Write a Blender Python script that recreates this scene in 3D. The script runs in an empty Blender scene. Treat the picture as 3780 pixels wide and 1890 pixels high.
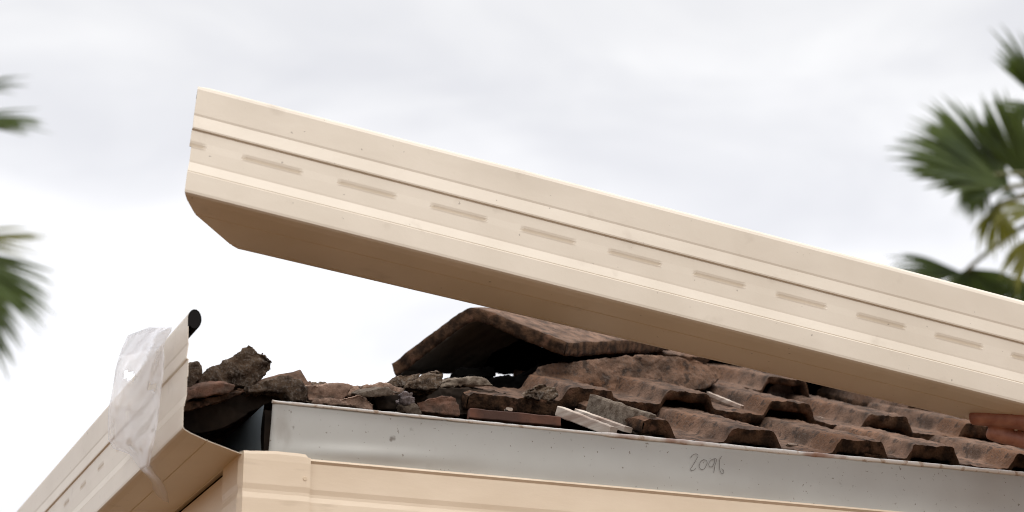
import bpy, bmesh, math, random
from mathutils import Vector, noise, Matrix
S = bpy.context.scene
rad = math.radians

# ------------------------------------------------------------------ camera
YAW, PIT, ROL, FPX = rad(21.014), rad(18.427), rad(0.0858), 8674.2
CAM = Vector((0, 0, 1.35))
F = Vector((math.sin(YAW)*math.cos(PIT), math.cos(YAW)*math.cos(PIT), math.sin(PIT)))
R_ = Vector((math.cos(YAW), -math.sin(YAW), 0)); U_ = R_.cross(F)
R = R_*math.cos(ROL) + U_*math.sin(ROL); U = R.cross(F)
cd = bpy.data.cameras.new('camera'); cam = bpy.data.objects.new('camera', cd); S.collection.objects.link(cam)
cam.matrix_world = Matrix(((R.x, U.x, -F.x, CAM.x), (R.y, U.y, -F.y, CAM.y), (R.z, U.z, -F.z, CAM.z), (0, 0, 0, 1)))
cd.sensor_width = 36; cd.lens = 36*FPX/3780; cd.clip_start = 0.05; cd.clip_end = 5000
cd.dof.use_dof = True; cd.dof.focus_distance = 2.95; cd.dof.aperture_fstop = 6.3
S.camera = cam

# ------------------------------------------------------------------ sky, sun, exposure
SUN_EL, SUN_AZ = rad(50), rad(168)       # azimuth clockwise from +Y
w = bpy.data.worlds.new('World'); S.world = w; w.use_nodes = True
nt = w.node_tree; nt.nodes.clear(); N = nt.nodes.new; LK = nt.links.new
def math_node(nt, op, a, b=None, c=None, clamp=False):
    n = nt.nodes.new('ShaderNodeMath'); n.operation = op; n.use_clamp = clamp
    for i, v in enumerate((a, b, c)):
        if v is None: continue
        if isinstance(v, (int, float)): n.inputs[i].default_value = v
        else: nt.links.new(v, n.inputs[i])
    return n.outputs[0]
out = N('ShaderNodeOutputWorld')
tc = N('ShaderNodeTexCoord'); sep = N('ShaderNodeSeparateXYZ'); LK(tc.outputs['Generated'], sep.inputs[0])
mp = N('ShaderNodeMapping'); mp.inputs['Scale'].default_value = (3.0, 3.0, 7.0); mp.inputs['Location'].default_value = (1.3, .4, .2)
LK(tc.outputs['Generated'], mp.inputs[0])
nz = N('ShaderNodeTexNoise'); nz.inputs['Scale'].default_value = 2.3; nz.inputs['Detail'].default_value = 5; nz.inputs['Roughness'].default_value = .5
nz.inputs['Distortion'].default_value = .5
LK(mp.outputs[0], nz.inputs['Vector'])
z = sep.outputs[2]
glow = N('ShaderNodeMapRange'); glow.interpolation_type = 'SMOOTHSTEP'
glow.inputs['From Min'].default_value = .43; glow.inputs['From Max'].default_value = .245
glow.inputs['To Min'].default_value = 0; glow.inputs['To Max'].default_value = .26
LK(math_node(nt, 'ADD', z, math_node(nt, 'MULTIPLY', math_node(nt, 'SUBTRACT', nz.outputs[0], .5), -.22)), glow.inputs['Value'])
zen = N('ShaderNodeMapRange'); zen.inputs['From Min'].default_value = .42; zen.inputs['From Max'].default_value = 1
zen.inputs['To Min'].default_value = 0; zen.inputs['To Max'].default_value = 1.5
LK(z, zen.inputs['Value'])
cl = math_node(nt, 'MULTIPLY', math_node(nt, 'SUBTRACT', nz.outputs[0], .5), .26)
lum = math_node(nt, 'ADD', math_node(nt, 'ADD', math_node(nt, 'ADD', cl, .925), glow.outputs[0]), zen.outputs[0])
tint = N('ShaderNodeMix'); tint.data_type = 'RGBA'
tint.inputs[6].default_value = (.965, .975, 1.035, 1); tint.inputs[7].default_value = (1, 1.0, 1.01, 1)
LK(math_node(nt, 'MULTIPLY_ADD', nz.outputs[0], 2.2, -.6, clamp=True), tint.inputs[0])
vm = N('ShaderNodeVectorMath'); vm.operation = 'SCALE'; LK(tint.outputs[2], vm.inputs[0]); LK(lum, vm.inputs['Scale'])
bg = N('ShaderNodeBackground'); LK(vm.outputs[0], bg.inputs[0]); bg.inputs[1].default_value = .97
sky = N('ShaderNodeTexSky'); sky.sky_type = 'NISHITA'; sky.sun_disc = False; sky.sun_elevation = SUN_EL; sky.sun_rotation = SUN_AZ
bg2 = N('ShaderNodeBackground'); LK(sky.outputs[0], bg2.inputs[0]); bg2.inputs[1].default_value = .05
mx = N('ShaderNodeMixShader'); mx.inputs[0].default_value = .05; LK(bg.outputs[0], mx.inputs[1]); LK(bg2.outputs[0], mx.inputs[2])
LK(mx.outputs[0], out.inputs[0])
sl = bpy.data.lights.new('sun', 'SUN'); sl.energy = 1.35; sl.angle = rad(14); sl.color = (1, .96, .9)
so = bpy.data.objects.new('sun', sl); S.collection.objects.link(so)
sd = Vector((math.sin(SUN_AZ)*math.cos(SUN_EL), math.cos(SUN_AZ)*math.cos(SUN_EL), math.sin(SUN_EL)))
so.rotation_euler = sd.to_track_quat('Z', 'Y').to_euler(); so.location = (-3, -4, 8)
S.view_settings.view_transform = 'Standard'; S.view_settings.look = 'None'; S.view_settings.gamma = 1
S.view_settings.exposure = 0.0
S.cycles.max_bounces = 8; S.cycles.filter_width = 1.0; S.cycles.use_denoising = True; S.cycles.denoising_input_passes = 'RGB_ALBEDO_NORMAL'; S.cycles.denoising_prefilter = 'ACCURATE'

# ------------------------------------------------------------------ helpers
def ray(px, py): return F + R*((px-1890)/FPX) + U*((945-py)/FPX)
def atd(px, py, d): return CAM + ray(px, py)*d
def atp(px, py, ax, v):
    d = ray(px, py); return CAM + d*((v-CAM[ax])/d[ax])
def link(o, parent=None):
    S.collection.objects.link(o)
    if parent is not None: o.parent = parent
    return o
def tag(o, label=None, cat=None, group=None, kind=None):
    if label: o['label'] = label
    if cat: o['category'] = cat; o['kind'] = 'thing'
    if group: o['group'] = group
    if kind: o['kind'] = kind
    return o
def mesh_obj(name, verts, faces, mats, parent=None, smooth=False, fmat=None):
    me = bpy.data.meshes.new(name); me.from_pydata([tuple(v) for v in verts], [], faces); me.validate()
    for m in (mats if isinstance(mats, (list, tuple)) else [mats]): me.materials.append(m)
    if fmat:
        for p, i in zip(me.polygons, fmat): p.material_index = i
    bm = bmesh.new(); bm.from_mesh(me); bmesh.ops.recalc_face_normals(bm, faces=bm.faces); bm.to_mesh(me); bm.free()
    if smooth:
        for p in me.polygons: p.use_smooth = True
    return link(bpy.data.objects.new(name, me), parent)
def bm_obj(name, bm, mat, parent=None, smooth=False):
    me = bpy.data.meshes.new(name); bmesh.ops.recalc_face_normals(bm, faces=bm.faces); bm.to_mesh(me); bm.free()
    me.materials.append(mat)
    if smooth:
        for p in me.polygons: p.use_smooth = True
    return link(bpy.data.objects.new(name, me), parent)
def empty(name, loc=(0, 0, 0)):
    o = bpy.data.objects.new(name, None); o.location = loc; o.empty_display_size = .1; return link(o)
def box(name, x0, x1, y0, y1, z0, z1, mat, parent=None, bev=0.0):
    bm = bmesh.new(); bmesh.ops.create_cube(bm, size=1)
    for v in bm.verts:
        v.co = Vector(((x0+x1)/2+v.co.x*(x1-x0), (y0+y1)/2+v.co.y*(y1-y0), (z0+z1)/2+v.co.z*(z1-z0)))
    if bev: bmesh.ops.bevel(bm, geom=bm.edges[:], offset=bev, segments=2, affect='EDGES')
    return bm_obj(name, bm, mat, parent)
def apply_mods(o):
    dg = bpy.context.evaluated_depsgraph_get(); dg.update()
    me = bpy.data.meshes.new_from_object(o.evaluated_get(dg)); old = o.data
    mats = [m for m in old.materials]
    o.modifiers.clear(); o.data = me; me.name = o.name
    if not me.materials:
        for m in mats: me.materials.append(m)
    bpy.data.meshes.remove(old)

# ------------------------------------------------------------------ materials
def mat(name, base, rough=.6, metal=0.0, var=None, scale=20, detail=6, bump=0.0, bscale=60, spec=.5, stretch=(1, 1, 1), lo=.35, hi=.65):
    m = bpy.data.materials.new(name); m.use_nodes = True; t = m.node_tree; b = t.nodes['Principled BSDF']
    b.inputs['Base Color'].default_value = (*base, 1); b.inputs['Roughness'].default_value = rough; b.inputs['Metallic'].default_value = metal
    b.inputs['Specular IOR Level'].default_value = spec
    tcn = t.nodes.new('ShaderNodeTexCoord'); mpn = t.nodes.new('ShaderNodeMapping'); mpn.inputs['Scale'].default_value = stretch
    t.links.new(tcn.outputs['Object'], mpn.inputs[0])
    if var:
        n = t.nodes.new('ShaderNodeTexNoise'); n.inputs['Scale'].default_value = scale; n.inputs['Detail'].default_value = detail
        t.links.new(mpn.outputs[0], n.inputs['Vector'])
        r = t.nodes.new('ShaderNodeMapRange'); r.inputs['From Min'].default_value = lo; r.inputs['From Max'].default_value = hi
        t.links.new(n.outputs[0], r.inputs['Value'])
        x = t.nodes.new('ShaderNodeMix'); x.data_type = 'RGBA'; x.inputs[6].default_value = (*base, 1); x.inputs[7].default_value = (*var, 1)
        t.links.new(r.outputs[0], x.inputs[0]); t.links.new(x.outputs[2], b.inputs['Base Color']); m['mix'] = x.name
    if bump:
        n2 = t.nodes.new('ShaderNodeTexNoise'); n2.inputs['Scale'].default_value = bscale; n2.inputs['Detail'].default_value = 8; n2.inputs['Roughness'].default_value = .65
        t.links.new(mpn.outputs[0], n2.inputs['Vector'])
        bp = t.nodes.new('ShaderNodeBump'); bp.inputs['Strength'].default_value = 1; bp.inputs['Distance'].default_value = bump
        t.links.new(n2.outputs[0], bp.inputs['Height']); t.links.new(bp.outputs[0], b.inputs['Normal'])
    return m
def overlay(m, col, scale, lo, hi, kind='noise', amount=1.0, stretch=(1, 1, 1), detail=4):
    """lay patches or specks of another colour over a material"""
    t = m.node_tree; b = t.nodes['Principled BSDF']; tcn = t.nodes.new('ShaderNodeTexCoord'); mpn = t.nodes.new('ShaderNodeMapping')
    mpn.inputs['Scale'].default_value = stretch; t.links.new(tcn.outputs['Object'], mpn.inputs[0])
    if kind == 'voronoi':
        n = t.nodes.new('ShaderNodeTexVoronoi'); n.inputs['Scale'].default_value = scale
    else:
        n = t.nodes.new('ShaderNodeTexNoise'); n.inputs['Scale'].default_value = scale; n.inputs['Detail'].default_value = detail
    t.links.new(mpn.outputs[0], n.inputs['Vector'])
    r = t.nodes.new('ShaderNodeMapRange'); r.inputs['From Min'].default_value = lo; r.inputs['From Max'].default_value = hi; r.inputs['To Max'].default_value = amount
    t.links.new(n.outputs[0], r.inputs['Value'])
    x = t.nodes.new('ShaderNodeMix'); x.data_type = 'RGBA'; x.inputs[7].default_value = (*col, 1)
    l = b.inputs['Base Color'].links
    if l: t.links.new(l[0].from_socket, x.inputs[6])
    else: x.inputs[6].default_value = b.inputs['Base Color'].default_value
    t.links.new(r.outputs[0], x.inputs[0]); t.links.new(x.outputs[2], b.inputs['Base Color'])
    return m
M = {}
M['cream'] = mat('cream_paint', (.70, .622, .515), .40, var=(.645, .568, .462), scale=9, bump=.0009, bscale=6)
overlay(M['cream'], (.40, .33, .25), 26, .64, .80, amount=.40)
overlay(M['cream'], (.46, .39, .31), 6, .56, .76, amount=.26, stretch=(.6, 1, 2))
overlay(M['cream'], (.22, .18, .14), 130, .74, .78, amount=.6, detail=2)
M['cream_old'] = mat('weathered_cream_paint', (.80, .665, .505), .45, var=(.735, .60, .445), scale=9, stretch=(1, 1, 3), bump=.0002, bscale=40)
overlay(M['cream_old'], (.42, .31, .2), 30, .64, .78, amount=.35, stretch=(.4, 1, 3))
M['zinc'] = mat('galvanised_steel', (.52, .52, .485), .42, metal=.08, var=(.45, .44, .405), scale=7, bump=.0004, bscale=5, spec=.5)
overlay(M['zinc'], (.10, .07, .045), 48, .69, .76, amount=.7, detail=7)
overlay(M['zinc'], (.13, .09, .06), 210, .69, .76, amount=.8, detail=2)
overlay(M['zinc'], (.2, .15, .11), 22, .60, .75, amount=.35, stretch=(1, 1, .5))
M['zinc_side'] = mat('shaded_side_steel', (.30, .35, .38), .5, metal=.2, var=(.22, .26, .28), scale=12)  # same steel as the front, darkened for the shade inside the gutter
M['rim'] = mat('worn_white_rim', (.86, .83, .78), .6, var=(.5, .38, .28), scale=70, detail=5, lo=.55, hi=.66, bump=.0006, bscale=120)
overlay(M['rim'], (.30, .12, .06), 9, .60, .68, amount=.8)
M['tile'] = mat('weathered_brown_tile', (.245, .150, .103), .95, var=(.095, .060, .042), scale=38, detail=10, bump=.003, bscale=210, spec=.15, lo=.38, hi=.62)
overlay(M['tile'], (.28, .135, .07), 7, .50, .66, amount=.6)
overlay(M['tile'], (.04, .032, .027), 70, .56, .64, amount=.75, detail=6)
overlay(M['tile'], (.33, .25, .205), 260, .58, .68, amount=.5, detail=3)
overlay(M['tile'], (.045, .035, .03), 260, .60, .68, amount=.6, detail=3)
def per_object(m, lo, hi):
    t = m.node_tree; b = t.nodes['Principled BSDF']; oi = t.nodes.new('ShaderNodeObjectInfo'); r = t.nodes.new('ShaderNodeMapRange')
    r.inputs['To Min'].default_value = lo; r.inputs['To Max'].default_value = hi; t.links.new(oi.outputs['Random'], r.inputs['Value'])
    v = t.nodes.new('ShaderNodeVectorMath'); v.operation = 'SCALE'; t.links.new(b.inputs['Base Color'].links[0].from_socket, v.inputs[0]); t.links.new(r.outputs[0], v.inputs['Scale'])
    t.links.new(v.outputs[0], b.inputs['Base Color'])
per_object(M['tile'], .66, 1.04)
M['core'] = mat('dark_tile_edge', (.105, .058, .034), .95, var=(.035, .021, .014), scale=70, detail=10, bump=.004, bscale=170, spec=.1, lo=.4, hi=.6)
overlay(M['core'], (.18, .095, .06), 45, .58, .68, amount=.7)
M['cap_under'] = mat('grey_tile_underside', (.30, .27, .235), .95, var=(.20, .18, .155), scale=25, bump=.001, bscale=90, spec=.1)
M['mortar'] = mat('dark_old_mortar', (.20, .142, .098), .97, var=(.05, .034, .024), scale=60, detail=10, bump=.006, bscale=150, spec=.1)
overlay(M['mortar'], (.27, .235, .20), 300, .50, .66, amount=.55)
M['pink'] = mat('broken_pink_tile', (.46, .31, .23), .95, var=(.17, .115, .085), scale=70, detail=10, bump=.003, bscale=200, spec=.15)
overlay(M['pink'], (.13, .10, .08), 40, .58, .68, amount=.8)
M['redpiece'] = mat('broken_red_tile', (.26, .14, .095), .95, var=(.12, .08, .06), scale=60, detail=10, bump=.003, bscale=150, spec=.15)
M['greyslab'] = mat('grey_tile_piece', (.25, .205, .16), .95, var=(.09, .064, .046), scale=80, detail=10, bump=.003, bscale=170, spec=.15)
M['palelump'] = mat('pale_violet_mortar', (.32, .27, .265), .95, var=(.10, .08, .072), scale=70, detail=7, bump=.004, bscale=110, spec=.15)
M['lath'] = mat('weathered_white_timber', (.58, .50, .42), .8, var=(.30, .20, .15), scale=30, detail=8, stretch=(.25, .25, 3), bump=.0008, bscale=60)
M['redlath'] = mat('red_brown_timber', (.24, .10, .06), .85, var=(.10, .05, .035), scale=30, bump=.001, bscale=60)
M['dark'] = mat('black_underlay_and_shade', (.004, .0037, .0035), .98, spec=0)  # underlay black; on mortar under the ridge tile it paints in the shade
M['under'] = mat('dark_roof_space', (.022, .018, .015), .97, spec=.02, var=(.05, .036, .027), scale=30, detail=8)  # shade under the overhanging tile and in hollows is put into this tone
M['inside'] = mat('gutter_inside_shade', (.009, .008, .008), .75, spec=.12)  # near-black for the shade inside gutter and bead, put into the colour
M['screw'] = mat('painted_screw', (.70, .56, .40), .4)
M['pencil'] = mat('pencil_marks', (.14, .13, .12), .8)
M['wall'] = mat('rendered_wall', (.55, .48, .38), .9, var=(.50, .43, .33), scale=6, bump=.002, bscale=50)
M['ground'] = mat('earth_ground', (.135, .066, .017), .95, var=(.10, .048, .013), scale=2, bump=.01, bscale=8)
M['trunk'] = mat('palm_trunk', (.16, .12, .09), .95, var=(.09, .065, .05), scale=14, stretch=(1, 1, 4), bump=.01, bscale=20)
M['leaf'] = mat('palm_leaf', (.095, .135, .030), .42, var=(.032, .055, .014), scale=3, spec=.4)
M['leafy'] = mat('yellow_palm_leaf', (.20, .20, .045), .5, var=(.10, .12, .03), scale=3, spec=.4)
M['stem'] = mat('palm_leaf_stem', (.13, .15, .05), .5, var=(.2, .17, .08), scale=3)
M['skin'] = mat('skin', (.42, .195, .13), .45, var=(.25, .10, .065), scale=45, bump=.0006, bscale=150, spec=.4)
M['nail'] = mat('finger_nail', (.42, .25, .19), .35)
M['shirt'] = mat('dark_work_shirt', (.04, .06, .10), .9, bump=.001, bscale=120)
M['trousers'] = mat('work_trousers', (.07, .065, .055), .9, bump=.001, bscale=120)
M['hair'] = mat('dark_hair', (.02, .015, .01), .7, bump=.003, bscale=150)
M['boot'] = mat('brown_boot', (.08, .05, .03), .6)
# leaves let light through
for k in ('leaf', 'leafy'):
    t = M[k].node_tree; b = t.nodes['Principled BSDF']; tr = t.nodes.new('ShaderNodeBsdfTranslucent')
    tr.inputs[0].default_value = (.16, .22, .03, 1) if k == 'leaf' else (.4, .38, .05, 1)
    ms = t.nodes.new('ShaderNodeMixShader'); ms.inputs[0].default_value = .35
    o_ = t.nodes['Material Output']; t.links.new(b.outputs[0], ms.inputs[1]); t.links.new(tr.outputs[0], ms.inputs[2]); t.links.new(ms.outputs[0], o_.inputs[0])
# clear plastic film
m = bpy.data.materials.new('clear_plastic_film'); m.use_nodes = True; t = m.node_tree; b = t.nodes['Principled BSDF']
b.inputs['Base Color'].default_value = (.95, .95, .97, 1); b.inputs['Roughness'].default_value = .1
tp = t.nodes.new('ShaderNodeBsdfTransparent'); tl = t.nodes.new('ShaderNodeBsdfTranslucent'); tl.inputs[0].default_value = (.95, .95, .97, 1)
m1 = t.nodes.new('ShaderNodeMixShader'); m1.inputs[0].default_value = .55; t.links.new(b.outputs[0], m1.inputs[1]); t.links.new(tl.outputs[0], m1.inputs[2])
lw = t.nodes.new('ShaderNodeLayerWeight'); lw.inputs[0].default_value = .35
fr = t.nodes.new('ShaderNodeMapRange'); fr.inputs['To Min'].default_value = .24; fr.inputs['To Max'].default_value = .70; t.links.new(lw.outputs['Facing'], fr.inputs['Value'])
m2 = t.nodes.new('ShaderNodeMixShader'); t.links.new(fr.outputs[0], m2.inputs[0]); t.links.new(tp.outputs[0], m2.inputs[1]); t.links.new(m1.outputs[0], m2.inputs[2])
t.links.new(m2.outputs[0], t.nodes['Material Output'].inputs[0]); M['film'] = m

# ------------------------------------------------------------------ the setting
P0 = atd(673.6, 1581.7, 2.6)              # outer bottom corner of the fixed gutter
X0, Y0, Z0 = P0; W = .1
XF, YF = X0+W, Y0+W                       # outer corner of the house's fascia
SL = .50                                  # roof slope
g = mesh_obj('ground', [(-400, -400, 0), (400, -400, 0), (400, 400, 0), (-400, 400, 0)], [(0, 1, 2, 3)], M['ground']); tag(g, kind='structure')

# ------------------------------------------------------------------ house: fascia, steel, soffit, walls, roof underlay
house = tag(empty('house', (XF, YF, 0)), 'cream trimmed house corner with its eave stripped for a new gutter', 'house')
def hpart(o, label=None):
    o.parent = house; o.matrix_parent_inverse = Matrix.Translation((-XF, -YF, 0))
    if label: o['label'] = label
    return o
XE, YE = XF+7, YF+5
def prism_x(name, prof, x0, x1, m, n=1, wob=0):
    """extrude a closed (y,z) loop along x"""
    vs, fs = [], []; k = len(prof)
    for i in range(n+1):
        x = x0+(x1-x0)*i/n
        for (y, zz) in prof: vs.append((x, y+(wob*noise.noise(Vector((x*4, zz*9, 3.1)))), zz))
    for i in range(n):
        for j in range(k): fs.append((i*k+j, i*k+(j+1) % k, (i+1)*k+(j+1) % k, (i+1)*k+j))
    fs.append(tuple(range(k))); fs.append(tuple(n*k+j for j in range(k)))
    return mesh_obj(name, vs, fs, m)
def prism_y(name, prof, y0, y1, m, n=1):
    vs, fs = [], []; k = len(prof)
    for i in range(n+1):
        y = y0+(y1-y0)*i/n
        for (x, zz) in prof: vs.append((x, y, zz))
    for i in range(n):
        for j in range(k): fs.append((i*k+j, i*k+(j+1) % k, (i+1)*k+(j+1) % k, (i+1)*k+j))
    fs.append(tuple(range(k))); fs.append(tuple(n*k+j for j in range(k)))
    return mesh_obj(name, vs, fs, m)
# cream fascia cover, front: folded lip on top, pressed groove, lower step
fp = [(-.004, .0005), (-.0075, .0012), (-.0085, -.0012), (-.006, -.004), (-.006, -.0345), (-.0047, -.0405), (-.0047, -.0440), (-.006, -.0500), (-.006, -.15), (.0, -.165), (.006, -.165), (.006, -.0)]
hpart(prism_x('fascia_board', [(YF+a, Z0+b) for a, b in fp], XF+.004, XE, M['cream_old'], 60, .0012), 'front fascia board with a bright folded top lip')
fps = [(-.004, -.004), (-.005, -.05), (-.002, -.053), (-.002, -.056), (-.005, -.06), (-.005, -.165), (.006, -.165), (.006, -.004)]
hpart(prism_y('fascia_board', [(XF+a, Z0+b) for a, b in fps], YF+.002, YE, M['cream_old']), 'shaded side fascia board below the fixed gutter')
# corner cover wrapped round the corner of the fascia (a hair proud, top edge bent)
vs, fs = [], []
cols = []
for i in range(12): cols.append((XF-.0085, YF+.07-.07*i/11 - .003, 0))
for i in range(26): cols.append((XF-.006+.0795*i/25, YF-.0095, 1))
rows = [(.0035, 0), (.000, .001), (-.006, .0015), (-.034, .0015), (-.0405, .0003), (-.0445, .0003), (-.051, .0015), (-.10, .0015), (-.168, .0015)]
for (x, y, s) in cols:
    for j, (zz, o_) in enumerate(rows):
        t_ = (x-XF)/.075 if s else 0
        lift = (.0024*math.sin(min(1, max(0, t_))*math.pi*.9) if j < 2 else 0) - (.004 if (s and t_ > .93 and j == 0) else 0)
        vs.append((x-(0 if s else o_), y-(o_ if s else 0), Z0+zz+lift+.0006*noise.noise(Vector((x*90, y*90, 1)))))
k = len(rows)
for i in range(len(cols)-1):
    for j in range(k-1): fs.append((i*k+j, i*k+j+1, (i+1)*k+j+1, (i+1)*k+j))
cc = mesh_obj('corner_cover', vs, fs, M['cream_old']); sm = cc.modifiers.new('s', 'SOLIDIFY'); sm.thickness = .0012; sm.offset = -1
cc['label'] = 'cream corner cover screwed over the fascia end'; hpart(cc)
p = atp(1125, 1768, 1, YF-.011)
bm = bmesh.new()
for (r_, dz) in ((.0043, .0), (.0030, .0012)):
    bmesh.ops.create_cone(bm, cap_ends=True, segments=16, radius1=r_, radius2=r_*.8, depth=.0014, matrix=Matrix.Translation((0, 0, dz)))
sc = bm_obj('screw', bm, M['screw'], cc); sc.location = p; sc.rotation_euler = (rad(90), 0, 0)
# galvanised strip: front, with a turned left end and a worn white rim on top
zt = .0705
def zrow(x):  # slow wave of the top edge
    return .0012*noise.noise(Vector((x*3.1, .5, .2)))
vs, fs = [], []; n = 160; xa = XF+.0285
for i in range(n+1):
    x = xa+(3.2-.0)*(i/n)**1.3
    for j in range(21):
        f_ = j/20; zz = Z0-.003+(zt-.001+zrow(x))*f_
        yy = YF-.001-.0022*math.sin(f_*math.pi)*(1+.5*noise.noise(Vector((x*5, f_*2, 0)))) + .0018*noise.noise(Vector((x*7, f_*1.5, 4)))
        gx = (x-(XF+.14))/.10; yy -= .0030*math.exp(-gx*gx)*math.exp(-((f_*.0675-.016-.012*gx*.3)/.009)**2)
        xx = x - (.0045*f_*0 if i else .004*(1-f_))
        vs.append((xx, yy, zz))
for i in range(n):
    for j in range(20): fs.append((i*21+j, i*21+j+1, (i+1)*21+j+1, (i+1)*21+j))
st = mesh_obj('steel_strip', vs, fs, M['zinc'], smooth=True); sm = st.modifiers.new('s', 'SOLIDIFY'); sm.thickness = .0015; sm.offset = 1
hpart(st, 'grey galvanised front strip with rusty specks and a pencilled number')
vs, fs = [], []
for i in range(n*2+1):
    x = xa-.001+3.2*(i/(n*2))**1.3; zz = Z0+zt-.0035+zrow(x)
    r1 = .0030*(1+.25*noise.noise(Vector((x*60, 0, 0)))+.3*noise.noise(Vector((x*200, 1, 0))))
    if x < XF+.45: r1 *= .62
    for q in range(8):
        a = q/8*2*math.pi; vs.append((x, YF-.0015+r1*math.cos(a), zz+r1*1.0*math.sin(a)))
for i in range(n*2):
    for q in range(8): fs.append((i*8+q, i*8+(q+1) % 8, (i+1)*8+(q+1) % 8, (i+1)*8+q))
hpart(mesh_obj('strip_rim', vs, fs, M['rim'], smooth=True), 'worn white and rusty top edge of the steel strip')
# side strip, seen through the mouth of the fixed gutter
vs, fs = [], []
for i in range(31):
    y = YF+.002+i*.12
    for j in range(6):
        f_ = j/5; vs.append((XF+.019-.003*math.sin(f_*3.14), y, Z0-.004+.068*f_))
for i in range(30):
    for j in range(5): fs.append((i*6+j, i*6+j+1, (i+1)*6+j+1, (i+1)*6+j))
hpart(mesh_obj('steel_strip', vs, fs, M['zinc_side'], smooth=True), 'blue grey steel of the side eave, darkened for shade inside the gutter mouth')
hpart(box('eave_backing', XF+.023, XE, YF+.012, YF+.03, Z0-.15, Z0+.06, M['under']))
hpart(box('eave_backing', XF+.023, XF+.04, YF+.031, YE, Z0-.15, Z0+.055, M['under']))
# pencilled number on the strip
def pencil(name, pts, r=.00026):
    cu = bpy.data.curves.new(name, 'CURVE'); cu.dimensions = '3D'; cu.bevel_depth = r; cu.bevel_resolution = 1
    for st_ in pts:
        sp = cu.splines.new('BEZIER'); sp.bezier_points.add(len(st_)-1)
        for bp_, (px, py) in zip(sp.bezier_points, st_):
            bp_.co = atp(px, py, 1, YF-.0045); bp_.handle_left_type = bp_.handle_right_type = 'AUTO'
    o = link(bpy.data.objects.new(name, cu)); dg = bpy.context.evaluated_depsgraph_get()
    me = bpy.data.meshes.new_from_object(o.evaluated_get(dg)); bpy.data.objects.remove(o)
    me.materials.append(M['pencil']); return hpart(link(bpy.data.objects.new(name, me)), 'faint pencilled number 2096')
c2 = lambda L: [(2100+a/3.22, 1590+b/3.22) for a, b in L]
pencil('pencil_number', [c2([(1448, 325), (1470, 290), (1530, 285), (1515, 340), (1470, 420), (1450, 465), (1490, 465), (1512, 440)]),
    c2([(1600, 340), (1560, 380), (1555, 440), (1590, 460), (1630, 420), (1638, 360), (1600, 340)]),
    c2([(1735, 330), (1690, 350), (1665, 410), (1690, 430), (1725, 390), (1742, 330), (1735, 420), (1722, 500)]),
    c2([(1820, 300), (1795, 340), (1790, 410), (1800, 480), (1828, 510), (1838, 470), (1815, 450)])])
# soffit, walls
hpart(box('soffit', XF+.006, XE, YF+.006, YE, Z0-.163, Z0-.157, M['wall']))
hpart(box('wall', XF+.5, XE, YF+.5, YF+.62, 0, Z0-.163, M['wall']))
hpart(box('wall', XF+.5, XF+.62, YF+.62, YE, 0, Z0-.163, M['wall']))
# dark underlay of both roof planes
RZ = Z0+.005
def zf(d): return RZ+SL*d
T = 1.45
vs = [(XF, YF+.01, RZ), (XE, YF+.01, RZ), (XE, YF+T, zf(T)), (XF+T, YF+T, zf(T)), (XF+.01, YE, RZ), (XF+T, YE, zf(T)), (XE, YF+2*T, RZ), (XF, YF+.012, Z0-.1), (XE, YF+.012, Z0-.1), (XF+.012, YE, Z0-.1)]
hpart(mesh_obj('roof_underlay', vs, [(0, 1, 2, 3), (0, 3, 5, 4), (0, 7, 8, 1), (0, 4, 9, 7), (3, 2, 6)], M['dark']), 'black underlay seen through gaps between the tiles')
# roof underlay far side, closes the roof
# ------------------------------------------------------------------ gutters
BEAD = []
for i in range(15):
    a = rad(15+i*(300/14)); BEAD.append((-.0080+.0080*math.cos(a), .1272+.0118*math.sin(a)))
def gutter_profile(slot):
    o = -.0021*slot
    P = [(-.1, .007), (-.1, .003), (-.0985, .0008), (-.0915, -.0004), (-.0905, .0006), (-.0895, -.0006), (-.0385, -.0022), (-.0375, -.0010), (-.0365, -.0022), (-.012, -.0016), (-.003, -.0004), (-.0006, .0012), (.0, .004),
         (.0006, .0255), (-.0002, .0266), (-.0012, .0270), (-.0008, .0282), (-.0034, .0402), (-.0032, .0425),
         (-.0028, .0572), (-.0028-o*.22, .0592), (-.0028+o*1.1, .0600), (-.0028+o*.30, .0636), (-.0028, .0662), (-.0024, .0785), (-.0028, .0796), (-.0006, .0806), (-.0002, .0822),
         (-.0010, .090), (-.0018, .0975), (-.0012, .1000), (-.0006, .118)]
    return P+BEAD
def thick_loop(P, t=.0009):
    """closed loop: the outline and its inner offset"""
    inn = []
    for i, (a, b) in enumerate(P):
        p0 = P[max(0, i-1)]; p1 = P[min(len(P)-1, i+1)]; dx, dy = p1[0]-p0[0], p1[1]-p0[1]; L = math.hypot(dx, dy) or 1
        inn.append((a-dy/L*t, b+dx/L*t))
    return P+inn[::-1]
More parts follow.
